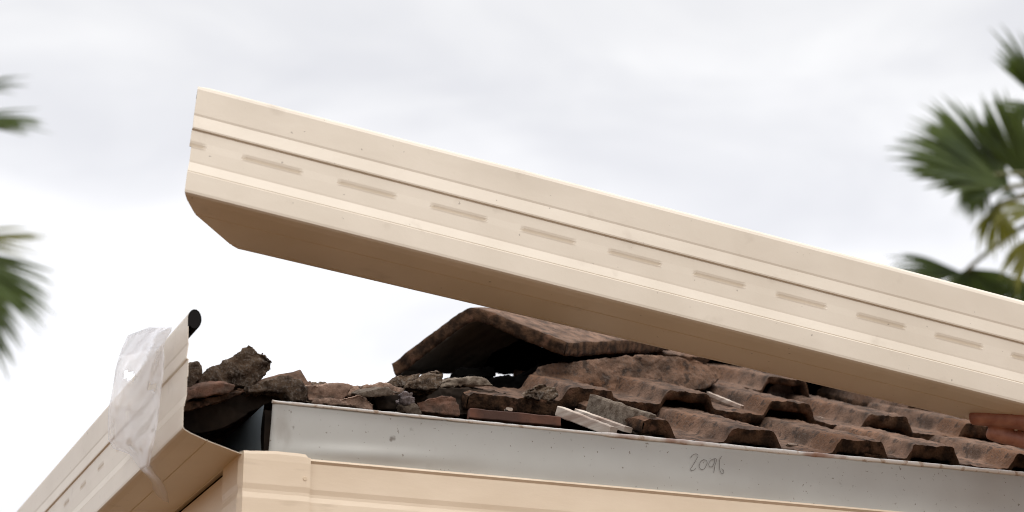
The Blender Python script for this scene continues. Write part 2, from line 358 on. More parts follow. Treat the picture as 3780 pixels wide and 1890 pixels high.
def gutter(name, frame, s_end, phase, pitch, slen, mat_, back=0.0, bow=0.0):
    st_ = [(0.0, 0)]
    i = -1
    while True:
        a = phase+pitch*i; b_ = a+slen
        if a > s_end: break
        for (s, k_) in ((a, 0), (a+.002, .45), (a+.006, 1), (b_-.006, 1), (b_-.002, .45), (b_, 0)):
            if s > .001: st_.append((s, k_))
        if a < 0 < b_: st_[0] = (0.0, 1)
        mid = b_+(pitch-slen)/2
        if mid > 0: st_.append((mid, 0))
        i += 1
    vs, fs = [], []; k = None
    for n_, (s, sl_) in enumerate(st_):
        L = thick_loop(gutter_profile(sl_)); k = len(L); O, u, v = frame(s)
        for li, (a, b) in enumerate(L):
            sh = max(0.0, -a-bow*math.sin(min(1, max(0, -a/.1))*math.pi)) if (s < .16 and b < .06) else 0.0
            if back and n_ == 0 and (31 <= li <= 45 or len(L)-46 <= li <= len(L)-32) and a < -.002: sh = back
            if n_: sh = max(0.0, sh-s)
            O2, u2, v2 = frame(s+sh) if sh else (O, u, v)
            vs.append(O2+u2*a+v2*b)
    for i in range(len(st_)-1):
        for j in range(k): fs.append((i*k+j, i*k+(j+1) % k, (i+1)*k+(j+1) % k, (i+1)*k+j))
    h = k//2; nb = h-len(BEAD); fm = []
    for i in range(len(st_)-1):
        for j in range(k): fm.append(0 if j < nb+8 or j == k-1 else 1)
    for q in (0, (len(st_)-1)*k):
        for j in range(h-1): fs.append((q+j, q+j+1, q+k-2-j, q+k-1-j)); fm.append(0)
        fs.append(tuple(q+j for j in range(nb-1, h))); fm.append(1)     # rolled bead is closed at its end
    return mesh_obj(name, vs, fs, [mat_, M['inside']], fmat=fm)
# fixed gutter along the side eave
def fr_fixed(s):
    return Vector((X0, Y0+s, Z0)), Vector((-1, 0, 0)), Vector((0, 0, 1))
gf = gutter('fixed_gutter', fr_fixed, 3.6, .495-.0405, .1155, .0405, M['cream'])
tag(gf, 'cream gutter with open mitred end running back along the side eave, draped in plastic', 'gutter')
# long gutter being lifted into place
HO = atd(681, 709.3, 2.6042); HY, HP, HR0, HR1, HW, HV = .0549, -.1072, -.1197, .1118, .1063, 1.0266
hd = Vector((math.cos(HY)*math.cos(HP), math.sin(HY)*math.cos(HP), math.sin(HP)))
hv = (Vector((0, 0, 1))-hd*hd.z).normalized(); hu = hv.cross(hd)
if hu.y > 0: hu = -hu
def fr_held(s):
    a = HR0+HR1*min(s, 1.3)
    sag = -.004*math.sin(min(1, max(0, s/1.15))*math.pi)*0
    return HO+hd*s-hv*(.0004*s*s)+hv*sag, (hu*math.cos(a)-hv*math.sin(a))*(HW/.1), (hv*math.cos(a)+hu*math.sin(a))*HV
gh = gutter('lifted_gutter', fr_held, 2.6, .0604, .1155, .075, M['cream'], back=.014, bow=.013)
tag(gh, 'long slotted cream gutter length held tilted across the roof against the sky', 'gutter')

# ------------------------------------------------------------------ roof tiles
PROF = [(0, .0), (.057, .0), (.061, .001), (.0705, .0195), (.0735, .021), (.128, .021), (.131, .0195), (.142, .001), (.146, 0),
        (.212, 0), (.216, .001), (.2255, .0195), (.2285, .021), (.283, .021), (.286, .0195), (.297, .001), (.312, -.001)]
def prof_z(x):
    for (a, b), (c_, d) in zip(PROF, PROF[1:]):
        if a <= x <= c_: return b+(d-b)*(x-a)/(c_-a)
    return 0.0
def tile_mesh(name, xa=0.0, xb=.312, L=.285, seed=1, jl=0.0, jr=0.0, jf=0.0, th=.015, rough=.0016, hol=.74):
    """one interlocking tile with two flat-topped rolls; jl/jr/jf roughen the left, right and front edges"""
    nx = max(8, int((xb-xa)/.0029)); ny = int(L/.009); of = Vector((seed*3.7, seed*1.3, seed*.7))
    def co(i, j, top):
        x = xa+(xb-xa)*i/nx; y = L*j/ny
        q = prof_z(x)
        if i == 0 and jl: x += jl*(noise.noise(Vector((y*30, 1, seed)))*.5+noise.noise(Vector((y*90, 2, seed)))*.3)
        if i == nx and jr: x += jr*(noise.noise(Vector((y*30, 5, seed)))*.5+noise.noise(Vector((y*90, 6, seed)))*.3)
        if j == 0: y += (.0025+jf)*noise.noise(Vector((x*40, 3, seed)))+(.0015+jf*.5)*noise.noise(Vector((x*160, 3, seed)))
        if top:
            e = .0016 if j == 0 else (.0007 if j == 1 else 0)
            zz = q-e
            if jl and i < 2: zz -= .004*(2-i)/2
            if jr and i > nx-2: zz -= .004
        else:
            zz = q*hol-th
            if j == 0: y += .004
        p_ = Vector((x, y, zz)); d = noise.noise(p_*55+of)*rough*1.3+noise.noise(p_*160+of)*rough+noise.noise(p_*10+of)*.0015
        if j == 0: p_.y += noise.noise(p_*120+of)*.0016
        p_.z += d
        return p_
    vs, fs, fm = [], [], []; c_ = (ny+1)
    for top in (1, 0):
        for i in range(nx+1):
            for j in range(ny+1): vs.append(co(i, j, top))
    B = (nx+1)*c_
    for i in range(nx):
        for j in range(ny):
            a = i*c_+j; fs.append((a, a+1, a+c_+1, a+c_)); fm.append(0)
            a += B; fs.append((a, a+c_, a+c_+1, a+1)); fm.append(1)
    # front and back edges get extra rows so the broken face has relief
    nr = 4
    def strip(tops, bots, sgn, amp):
        prev = tops
        for r_ in range(1, nr+1):
            if r_ == nr: cur = bots
            else:
                cur = []
                for t_, b_ in zip(tops, bots):
                    q = Vector(vs[t_]).lerp(Vector(vs[b_]), r_/nr); q += sgn*(amp*(.5+noise.noise(q*110+of)+.6*noise.noise(q*260+of)))
                    vs.append(q); cur.append(len(vs)-1)
            for m_ in range(len(tops)-1): fs.append((prev[m_], prev[m_+1], cur[m_+1], cur[m_])); fm.append(1)
            prev = cur
    strip([i*c_ for i in range(nx+1)], [B+i*c_ for i in range(nx+1)], Vector((0, -1, 0)), .0016)
    strip([i*c_+ny for i in range(nx+1)], [B+i*c_+ny for i in range(nx+1)], Vector((0, 1, 0)), .001)
    strip([j for j in range(c_)], [B+j for j in range(c_)], Vector((-1, 0, 0)), .002 if jl else .0006)
    strip([nx*c_+j for j in range(c_)], [B+nx*c_+j for j in range(c_)], Vector((1, 0, 0)), .002 if jr else .0006)
    me = bpy.data.meshes.new(name); me.from_pydata([tuple(v) for v in vs], [], fs)
    me.materials.append(M['tile']); me.materials.append(M['core'])
    for p_, q in zip(me.polygons, fm): p_.material_index = q; p_.use_smooth = True
    bm = bmesh.new(); bm.from_mesh(me); bmesh.ops.recalc_face_normals(bm, faces=bm.faces)
    for e in bm.edges:
        if len(e.link_faces) == 2 and e.link_faces[0].material_index != e.link_faces[1].material_index: e.smooth = False
    bm.to_mesh(me); bm.free()
    return me
TSL = .36; TA = math.atan(TSL)
def put_tile(me, x, course, label, dz=0, dy=0, tilt=0, yaw=0, roll=0, group='front slope roof tiles'):
    o = link(bpy.data.objects.new('roof_tile', me))
    yc = YF+.020+.20*course+dy; zc = Z0+.0775+.100*course+dz
    o.location = (X0+x, yc, zc); o.rotation_euler = (TA+tilt, roll, yaw)
    return tag(o, label, 'roof tile', group)
variants = [tile_mesh('roof_tile', seed=s, hol=h) for s, h in ((2, .74), (3, .74), (4, .95), (5, .8))]
# the first roll's left shoulder is at +.071 in the tile, the second's at +.226
words = ('one', 'two', 'three', 'four', 'five', 'six', 'seven', 'eight', 'nine', 'ten')
cut_a = tile_mesh('roof_tile', xa=.252, xb=.312, seed=11, jl=.006)
put_tile(cut_a, .581-.226+.005, 0, 'narrow broken tile end behind the white timber laths on the steel strip', tilt=-.01)
put_tile(tile_mesh('roof_tile', seed=41, jf=.002), .663, 0, 'lowest row tile just right of the cut tile end, its first roll whole', tilt=.004)
put_tile(tile_mesh('roof_tile', seed=12, jf=.003), .927, 0, 'lowest row tile under the rusty stretch of rim, with orange flank', dz=.003, tilt=-.006)
put_tile(variants[1], 1.235, 0, 'lowest row tile at the right edge of the picture below the fingers', dz=-.002)
for i in range(6): put_tile(variants[i % 4], 1.547+.312*i, 0, 'lowest row tile outside the picture, number %s from the edge' % words[i])
put_tile(tile_mesh('roof_tile', xa=-.068, xb=.15, L=.16, seed=21, jl=.014, jf=.006, th=.024, hol=.5), .523, 1, 'broken left tile of the second row with a mortar lump in its channel', dz=-.010)
put_tile(tile_mesh('roof_tile', L=.42, seed=22, jf=.003, hol=1), .668, 1, 'second row tile carrying a thin pale stick', tilt=.006)
put_tile(tile_mesh('roof_tile', seed=23, jf=.003), .977, 1, 'second row tile with a white chip in its channel', tilt=-.003, dz=-.003)
put_tile(variants[3], 1.285, 1, 'second row tile partly hidden behind the fingers', dz=-.006)
for i in range(6): put_tile(variants[(i+1) % 4], 1.597+.312*i, 1, 'second row tile outside the picture, number %s from the edge' % words[i])
put_tile(tile_mesh('roof_tile', xa=0, xb=.145, seed=32, jr=.012, jf=.003, hol=1.15), .925, 2, 'third row tile broken off beside the dark hole', dz=-.004)
put_tile(tile_mesh('roof_tile', xa=.06, xb=.24, seed=33, jl=.012, jf=.002), 1.17, 2, 'third row tile between two dark holes under the lifted gutter', dz=-.010)
put_tile(variants[2], 1.56, 2, 'third row tile right of the dark holes', dz=0)
for i in range(5): put_tile(variants[(i+2) % 4], 1.872+.312*i, 2, 'third row tile outside the picture, number %s from the edge' % words[i])
for c_ in (3, 4, 5):
    for i in range(8):
        x_ = .78+.24*(c_-3)+.312*i
        put_tile(variants[(i+c_) % 4], x_, c_, '%s row tile hidden behind the lifted gutter, number %s from the hip' % (('fourth', 'fifth', 'sixth')[c_-3], words[i]), group='upper roof tiles')
# side slope: noses face left, over the fixed gutter
for i in range(3):
    o = link(bpy.data.objects.new('roof_tile', tile_mesh('roof_tile', L=.13, seed=50+i, jr=.01 if i == 0 else 0))); o.location = (XF-.025, YF+.39+.305*i, Z0+.0775)
    o.rotation_euler = (Matrix.Rotation(rad(-90), 3, 'Z') @ Matrix.Rotation(TA, 3, 'X')).to_euler()
    tag(o, 'snapped short tile of the side slope behind the fixed gutter, %s from the corner' % ('first', 'second', 'third')[i], 'roof tile', 'side slope roof tiles')
for c_ in (0, 1, 2):
    for i in range(9):
        y_ = YF+1.0+.312*i+(0 if c_ == 0 else .5)
        o = link(bpy.data.objects.new('roof_tile', variants[(i+c_) % 4])); o.location = (XF-.025+.2*c_, y_, Z0+.0775+.1*c_)
        o.rotation_euler = (Matrix.Rotation(rad(-90), 3, 'Z') @ Matrix.Rotation(TA, 3, 'X')).to_euler()
        tag(o, '%s side slope tile hidden behind the fixed gutter, number %s from the corner' % (('lowest', 'second', 'third')[c_], words[i]), 'roof tile', 'side slope roof tiles')

# ------------------------------------------------------------------ ridge tile: bent slab perched on the hip
ax = Vector((1, 1, .398)).normalized(); ex = Vector((1, -1, 0)).normalized(); up = ex.cross(ax)
if up.z < 0: up = -up
def ridge_tile(name, apex, L, hw, drop, th, seed, label, twist=0.0, skew=(0, 0)):
    of = Vector((seed, seed*2, seed*3)); nx, ny = 60, 46; vs, fs, fm = [], [], []
    e_, u_ = ex*math.cos(twist)+up*math.sin(twist), up*math.cos(twist)-ex*math.sin(twist)
    def outer(t_):  # t in -1..1
        a = abs(t_); r_ = .10
        zz = -drop*(math.sqrt(a*a+r_*r_)-r_)/(math.sqrt(1+r_*r_)-r_)
        return t_*hw, zz
    def co(i, j, top):
        t_ = -1+2*i/nx; q = j/ny; X_, Z_ = outer(t_)
        if not top:
            X_ *= (1-th*.35/hw); Z_ -= th*(1.22 if abs(t_) < .9 else 1.1)
        y = L*q
        if j == 0: y += .005*noise.noise(Vector((t_*6, 1, seed)))+.0025*noise.noise(Vector((t_*25, 1, seed)))
        p_ = Vector((X_*(1+.05*q), y, Z_)); n_ = noise.noise(p_*50+of)*.0012+noise.noise(p_*150+of)*.0011+noise.noise(p_*14+of)*.002
        return apex+e_*(p_.x+n_*.3)+ax*(p_.y)+u_*(p_.z+n_)
    c_ = ny+1; B = (nx+1)*c_
    for top in (1, 0):
        for i in range(nx+1):
            for j in range(c_): vs.append(co(i, j, top))
    for i in range(nx):
        for j in range(ny):
            a = i*c_+j; fs.append((a, a+1, a+c_+1, a+c_)); fm.append(0); a += B; fs.append((a, a+c_, a+c_+1, a+1)); fm.append(2)
    def strip(tops, bots, d_, amp):
        prev = tops; nr = 4
        for r_ in range(1, nr+1):
            if r_ == nr: cur = bots
            else:
                cur = []
                for t_, b_ in zip(tops, bots):
                    q = vs[t_].lerp(vs[b_], r_/nr); q = q+d_*(amp*(.4+noise.noise(q*90+of)+.6*noise.noise(q*220+of))); vs.append(q); cur.append(len(vs)-1)
            for m_ in range(len(tops)-1): fs.append((prev[m_], prev[m_+1], cur[m_+1], cur[m_])); fm.append(1)
            prev = cur
    strip([i*c_ for i in range(nx+1)], [B+i*c_ for i in range(nx+1)], -ax, .002)
    strip([i*c_+ny for i in range(nx+1)], [B+i*c_+ny for i in range(nx+1)], ax, .002)
    strip(list(range(c_)), [B+j for j in range(c_)], -e_, .0015)
    strip([nx*c_+j for j in range(c_)], [B+nx*c_+j for j in range(c_)], e_, .0015)
    o = mesh_obj(name, vs, fs, [M['tile'], M['core'], M['cap_under']], smooth=True, fmat=fm)
    return tag(o, label, 'ridge tile', 'ridge tiles along the hip')
APX = atp(1745, 1135, 1, YF+.42)
ridge_tile('ridge_tile', APX, .43, .137, .066, .017, 5, 'bent brown ridge tile perched open ended on the rubble in the middle', twist=rad(0))
ridge_tile('ridge_tile', APX+ax*.40+Vector((0, 0, -.022)), .42, .125, .08, .017, 9, 'ridge tile further up the hip behind the lifted gutter')
ridge_tile('ridge_tile', APX+ax*.80+Vector((0, 0, -.02)), .42, .125, .08, .017, 13, 'last ridge tile up the hip, hidden by the lifted gutter')

# ------------------------------------------------------------------ rubble: broken tile pieces and mortar lumps
def chunk(name, poly, Y, depth, mat_, label, cat, seed=1, vox=.0018, amp=.0025, lean=0.0, taper=.75, group='rubble along the stripped hip', rise=0.0, push=0.0, freq=38):
    """outline (photo pixels) at plane y=Y, given real depth, then roughened into a broken lump"""
    fr_ = [atp(px, py, 1, Y) for (px, py) in poly]; c_ = sum(fr_, Vector())/len(fr_)
    bk = [c_+(p_-c_)*taper+Vector((lean, depth, rise)) for p_ in fr_]
    n_ = len(poly); bm = bmesh.new(); a = [bm.verts.new(p_) for p_ in fr_]; b = [bm.verts.new(p_) for p_ in bk]
    bm.faces.new(a); bm.faces.new(b[::-1])
    for i in range(n_): bm.faces.new((a[i], b[i], b[(i+1) % n_], a[(i+1) % n_]))
    bmesh.ops.triangulate(bm, faces=bm.faces)
    for v in bm.verts: v.co -= c_
    o = bm_obj(name, bm, mat_); o.location = c_
    rm = o.modifiers.new('r', 'REMESH'); rm.mode = 'VOXEL'; rm.voxel_size = vox
    apply_mods(o); me = o.data; of = Vector((seed*2.1, seed*.9, seed*1.7))
    ns = [v.normal.copy() for v in me.vertices]
    for v, nn in zip(me.vertices, ns):
        p_ = v.co+of
        d = (noise.noise(p_*freq)+.55*noise.noise(p_*freq*2.6)+.45*noise.noise(p_*freq*6)+.35*noise.noise(p_*freq*12))*amp
        rd = .5-abs(noise.noise(p_*freq*1.3+Vector((9, 9, 9))))*2.2
        vd = noise.voronoi(p_*freq*.75)[0]; ed = vd[1]-vd[0]
        if ed < .16: d -= (1-ed/.16)*amp*.9
        v.co += nn*(d+rd*amp*.6+(vd[2]-vd[0]-.3)*amp*.5)
    for p_ in me.polygons: p_.use_smooth = True
    if not me.materials: me.materials.append(mat_)
    return tag(o, label, cat, group)
k2 = lambda L: [(650+a/2.342, 1150+b/2.342) for a, b in L]
k3 = lambda L: [(1400+a/2.342, 1100+b/2.342) for a, b in L]
k4 = lambda L: [(2400+a/2.342, 1200+b/2.342) for a, b in L]
chunk('mortar_lump', k2([(200, 570), (350, 455), (470, 385), (560, 335), (620, 292), (680, 292), (715, 350), (790, 355), (850, 420), (835, 500), (760, 585), (640, 665), (520, 645), (300, 640), (190, 640)]), YF+.05, .09, M['mortar'], 'biggest dark craggy mortar lump leaning up above the gutter mouth', 'mortar lump', 3, amp=.0042, freq=30)
chunk('mortar_lump', k2([(-20, 520), (60, 480), (120, 445), (190, 430), (240, 480), (215, 560), (150, 640), (60, 670), (-20, 660)]), YF+.045, .06, M['mortar'], 'small brown mortar lump touching the gutter edge at far left', 'mortar lump', 4, amp=.003)
chunk('broken_tile', k2([(-30, 740), (60, 690), (250, 632), (420, 612), (520, 640), (480, 700), (250, 740), (60, 785), (-30, 800)]), YF+.0, .10, M['redpiece'], 'flat reddish broken tile jutting out under the big dark lump', 'broken tile', 5, amp=.0016, taper=.9, rise=.03)
chunk('broken_tile', k2([(-30, 790), (60, 778), (250, 738), (480, 700), (560, 690), (620, 660), (560, 720), (450, 760), (370, 792), (220, 830), (60, 868), (-30, 880)]), YF+.012, .09, M['core'], 'dark layer under the flat reddish broken tile', 'broken tile', 25, amp=.0022, taper=.9, rise=.02)
chunk('broken_tile', k2([(600, 640), (760, 590), (900, 560), (1020, 545), (1050, 575), (1100, 610), (1130, 700), (1135, 775), (1000, 772), (960, 700), (800, 690), (620, 700)]), YF+.035, .08, M['mortar'], 'thick dark brown broken block behind the left end of the steel strip', 'broken tile', 6, amp=.003)
chunk('broken_tile', k2([(-20, 880), (200, 830), (450, 760), (620, 700), (820, 690), (985, 700), (990, 765), (830, 760), (740, 820), (600, 900), (420, 1010), (200, 1060), (-20, 1000)]), YF+.065, .16, M['under'], 'underside of a tile overhanging the gutter mouth, shade put into its dark tone', 'broken tile', 7, amp=.0015, taper=.95, rise=.04)
chunk('broken_tile', k2([(1130, 640), (1400, 628), (1500, 618), (1540, 650), (1480, 740), (1440, 790), (1330, 800), (1130, 775)]), YF+.04, .06, M['pink'], 'pale pink broken tile slab at the left end of the steel strip', 'broken tile', 8, amp=.002, rise=.015)
chunk('mortar_lump', k2([(1200, 760), (1260, 735), (1400, 745), (1500, 720), (1580, 700), (1640, 740), (1720, 800), (1720, 870), (1480, 820), (1300, 805), (1180, 795)]), YF+.028, .04, M['pink'], 'crumbling tan rubble right at the rim beside the pale pink slab', 'mortar lump', 9, amp=.003)
chunk('broken_tile', k2([(1560, 720), (1600, 690), (1840, 652), (1880, 690), (1960, 700), (1900, 715), (1700, 745), (1620, 745)]), YF+.03, .07, M['greyslab'], 'thin grey broken slab tipped over its dark hollow', 'broken tile', 10, amp=.0014, rise=.02)
chunk('mortar_lump', k2([(1480, 640), (1560, 625), (1700, 632), (1770, 618), (1850, 622), (1960, 660), (1950, 720), (1600, 740), (1480, 740)]), YF+.075, .06, M['pink'], 'rough pinkish rubble behind the thin grey slab', 'mortar lump', 11, amp=.003)
chunk('mortar_lump', k2([(1120, 640), (1180, 625), (1300, 632), (1440, 618), (1500, 640), (1500, 800), (1120, 790)]), YF+.12, .09, M['mortar'], 'low bed of rubble behind the pale pink slab', 'mortar lump', 12, amp=.003)
chunk('broken_tile', k2([(1700, 745), (1900, 715), (1960, 705), (1950, 800), (1990, 860), (1740, 845), (1730, 800)]), YF+.07, .06, M['under'], 'shaded tile piece in the hollow under the thin grey slab', 'broken tile', 13, amp=.0015)
chunk('mortar_lump', k2([(1960, 700), (2010, 682), (2060, 720), (2080, 760), (2060, 800), (1990, 800), (1950, 770)]), YF+.03, .035, M['palelump'], 'small pale violet mortar lump between grey slab and red block', 'mortar lump', 14, amp=.004, freq=55)
chunk('mortar_lump', k2([(1940, 790), (2060, 790), (2110, 870), (2120, 890), (1960, 880)]), YF+.03, .04, M['greyslab'], 'speckled crumb of mortar under the small violet lump', 'mortar lump', 15, amp=.003)
chunk('broken_tile', k2([(2070, 785), (2200, 745), (2380, 712), (2420, 740), (2450, 800), (2462, 900), (2300, 885), (2110, 870)]), YF+.028, .07, M['redpiece'], 'squarish orange red tile block standing on the rim below the ridge tile', 'broken tile', 16, amp=.002)
chunk('broken_tile', k3([(110, 790), (310, 775), (480, 725), (620, 700), (850, 678), (940, 700), (990, 760), (860, 760), (700, 755), (500, 790), (310, 830), (150, 840)]), YF+.27, .08, M['greyslab'], 'long dusty slab lying in the shadow of the ridge tile', 'broken tile', 17, amp=.002, rise=.02)
chunk('mortar_lump', k3([(330, 720), (400, 650), (440, 612), (530, 606), (570, 650), (560, 730), (500, 790), (400, 790), (220, 790), (220, 740)]), YF+.19, .05, M['mortar'], 'dark mortar lump propping the left edge of the ridge tile', 'mortar lump', 18, amp=.003)
chunk('broken_tile', k3([(80, 735), (140, 672), (260, 655), (360, 650), (350, 700), (240, 760), (100, 780)]), YF+.22, .08, M['mortar'], 'dark flat piece poking out left below the ridge tile', 'broken tile', 19, amp=.0022)
chunk('mortar_lump', k3([(560, 680), (700, 675), (850, 680), (1010, 680), (1040, 672), (1120, 662), (1190, 672), (1300, 630), (1400, 560), (1450, 600), (1450, 950), (560, 900)]), YF+.40, .12, M['dark'], 'heap of mortar under the ridge tile, coloured black for the shade there', 'mortar lump', 20, amp=.003)
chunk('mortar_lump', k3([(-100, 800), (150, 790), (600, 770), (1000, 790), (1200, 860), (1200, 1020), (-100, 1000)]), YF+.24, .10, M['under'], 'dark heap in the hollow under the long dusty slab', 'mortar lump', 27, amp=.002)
chunk('mortar_lump', k3([(980, 330), (1150, 350), (1350, 385), (1530, 450), (1600, 520), (1600, 570), (1500, 640), (1300, 606), (1235, 600), (980, 604)]), YF+.66, .05, M['dark'], 'added black blocker hiding the sky inside the open ridge tile', 'mortar lump', 28, amp=.002, taper=.95)  # added to block the sky behind the ridge tile, no real mortar
chunk('mortar_lump', k3([(660, 600), (1000, 598), (1010, 680), (660, 680)]), YF+.45, .05, M['dark'], 'mortar stub between the two slits of sky, shade put into its black', 'mortar lump', 26, amp=.002)
chunk('mortar_lump', k3([(1250, 850), (1290, 790), (1360, 745), (1450, 738), (1530, 770), (1565, 820), (1520, 870), (1400, 885)]), YF+.218, .03, M['mortar'], 'blackish crusty mortar lump in the channel of the broken second row tile', 'mortar lump', 21, amp=.0035, freq=55)
chunk('mortar_bedding', k3([(1290, 800), (1300, 700), (1340, 640), (1400, 585), (1480, 566), (1600, 556), (1700, 548), (1760, 535), (2000, 508), (2280, 494), (2560, 505), (2760, 540), (2960, 600), (2960, 690), (2800, 790), (2300, 830), (1800, 850), (1450, 840)]), YF+.375, .11, M['tile'], 'brown tile and mortar mass rising to the right side of the ridge tile', 'mortar bedding', 22, amp=.002, rise=.0, taper=.93, freq=24)
chunk('mortar_lump', k4([(1000, 580), (1040, 530), (1110, 495), (1180, 500), (1290, 545), (1310, 570), (1260, 610), (1200, 640), (1050, 620)]), YF+.46, .05, M['palelump'], 'smooth grey lump lying in the dark hole between third row tiles', 'mortar lump', 23, amp=.0012)
chunk('mortar_lump', k3([(1085, 960), (1100, 935), (1160, 950), (1165, 975), (1130, 985)]), YF+.208, .010, M['lath'], 'tiny white mortar splash on the face of the broken second row tile', 'mortar lump', 24, vox=.0012, amp=.001)
for i, (pl, Y_, lb) in enumerate(((k4([(1440, 795), (1470, 788), (1525, 800), (1500, 812)]), YF+.320, 'small white chip lying in the channel of a second row tile'),
        (k4([(1180, 1020), (1230, 1012), (1300, 1035), (1250, 1048), (1190, 1035)]), YF+.012, 'small white chip lying behind the rim on a lowest row tile'))):
    chunk('mortar_chip', pl, Y_, .012, M['lath'], lb, 'mortar chip', 30+i, vox=.0014, amp=.0008, group='white chips on the tiles')

# ------------------------------------------------------------------ timber
def stick(name, A, B, wd, ht, m, label, cat, seed=0, vdir=Vector((0, 0, 1)), group=None):
    d = (B-A); L = d.length; d.normalize(); u_ = d.cross(vdir).normalized(); v_ = u_.cross(d)
    vs, fs = [], []; n_ = 24
    ring = [(-.5, -.42), (-.42, -.5), (.42, -.5), (.5, -.42), (.5, .42), (.42, .5), (-.42, .5), (-.5, .42)]
    for i in range(n_+1):
        c_ = A+d*(L*i/n_)
        for (a, b) in ring:
            jg = .002*noise.noise(Vector((a*5, b*5, seed))) if i in (0, n_) else 0
            q = 1+.12*noise.noise(Vector((i*.4, a*3, seed+b)))
            vs.append(c_+u_*(a*wd*q)+v_*(b*ht*q)+d*jg)
    for i in range(n_):
        for j in range(8): fs.append((i*8+j, i*8+(j+1) % 8, (i+1)*8+(j+1) % 8, (i+1)*8+j))
    fs.append(tuple(range(8))); fs.append(tuple(n_*8+j for j in range(8)))
    return tag(mesh_obj(name, vs, fs, m), label, cat, group)
q3 = lambda a, b: (1400+a/2.342, 1100+b/2.342)
q4 = lambda a, b: (2400+a/2.342, 1200+b/2.342)
stick('timber_lath', atp(*q3(1560, 980), 1, YF+.11), atp(*q3(2020, 1160), 1, YF+.015), .012, .013, M['lath'], 'white painted lath poking out over the rim, left of the pair', 'lath', 1, group='laths at the eave')
stick('timber_lath', atp(*q3(1720, 985), 1, YF+.125), atp(*q3(2150, 1140), 1, YF+.028), .013, .007, M['lath'], 'thinner reddish white lath lying just right of the white painted one', 'lath', 2, group='laths at the eave')
stick('timber_lath', atp(*q3(1830, 930), 1, YF+.15), atp(*q3(2345, 1105), 1, YF+.030), .012, .030, M['greyslab'], 'tall grey lath on edge, rightmost of the three laths', 'lath', 3, group='laths at the eave')
stick('timber_lath', atp(*q3(775, 1000), 1, YF+.03), atp(*q3(1560, 1075), 1, YF+.03), .010, .012, M['redlath'], 'red brown batten lying along the rim under the broken tile', 'lath', 4, group='laths at the eave')
stick('pale_stick', atp(*q4(500, 592), 1, YF+.380), atp(*q4(795, 712), 1, YF+.266), .0055, .0055, M['lath'], 'thin pale stick lying down the channel of a tile', 'stick', 5)

# ------------------------------------------------------------------ plastic film over the fixed gutter
rowsL = [(895, 178, 1035, 178), (770, 225, 1030, 200), (735, 300, 1000, 250), (715, 360, 985, 300), (695, 430, 990, 370), (682, 520, 985, 440), (668, 600, 975, 520), (652, 670, 965, 600), (648, 760, 958, 680), (650, 850, 945, 770), (680, 905, 930, 860), (780, 940, 912, 930), (848, 1035, 900, 1008)]
vs, fs = [], []; NC = 26; rows_ = []
NRr = 60
for i in range(NRr+1):
    q = i/NRr*(len(rowsL)-1); a = int(min(q, len(rowsL)-2)); f_ = q-a
    r0 = [rowsL[a][j]*(1-f_)+rowsL[a+1][j]*f_ for j in range(4)]
    for j in range(NC+1):
        c_ = j/NC; px, py = r0[0]+(r0[2]-r0[0])*c_, r0[1]+(r0[3]-r0[1])*c_
        wv = .007*math.sin(c_*5+q*.3)+.012*abs(noise.noise(Vector((c_*3.4+q*.25, q*.28, 2))))+.0022*noise.noise(Vector((c_*7, q*.7, 5)))
        off = .018 if q < 3 else .014
        edge = min(1, (len(rowsL)-1-q)/2.5)
        vs.append(atp(px/1.63, 1100+py/1.63, 0, X0-.002-(off+wv)*edge))
        rows_.append((px, py))
def inq(p_, c_, rx, ry): return abs(p_[0]-c_[0]+.3*(p_[1]-c_[1])) < rx and abs(p_[1]-c_[1]-.35*(p_[0]-c_[0])) < ry
for i in range(NRr):
    for j in range(NC):
        a = i*(NC+1)+j; c_ = rows_[a]
        if inq(c_, (775, 460), 36, 28) or inq(c_, (912, 530), 26, 20): continue
        fs.append((a, a+1, a+NC+2, a+NC+1))
film = mesh_obj('plastic_film', vs, fs, M['film'], smooth=True)
# loose tail wrapped under the gutter
tail = [((850, 1038), (900, 1000)), ((890, 1080), (935, 1040)), ((915, 1115), (975, 1082)), ((918, 1150), (1004, 1118)), ((945, 1190), (1018, 1165)), ((985, 1222), (1016, 1232))]
vs, fs = [], []
for (a, b) in tail:
    for j in range(7):
        c_ = j/6; px, py = a[0]+(b[0]-a[0])*c_, a[1]+(b[1]-a[1])*c_
        vs.append(atp(px/1.63, 1100+py/1.63, 2, Z0-.006-.005*math.sin(c_*5)))
for i in range(len(tail)-1):
    for j in range(6): a = i*7+j; fs.append((a, a+1, a+8, a+7))
tl_ = mesh_obj('film_tail', vs, fs, M['film'], parent=film, smooth=True)
tag(film, 'crumpled clear plastic film with two torn holes draped over the fixed gutter', 'plastic film')
film.modifiers.new('s', 'SOLIDIFY').thickness = .0002

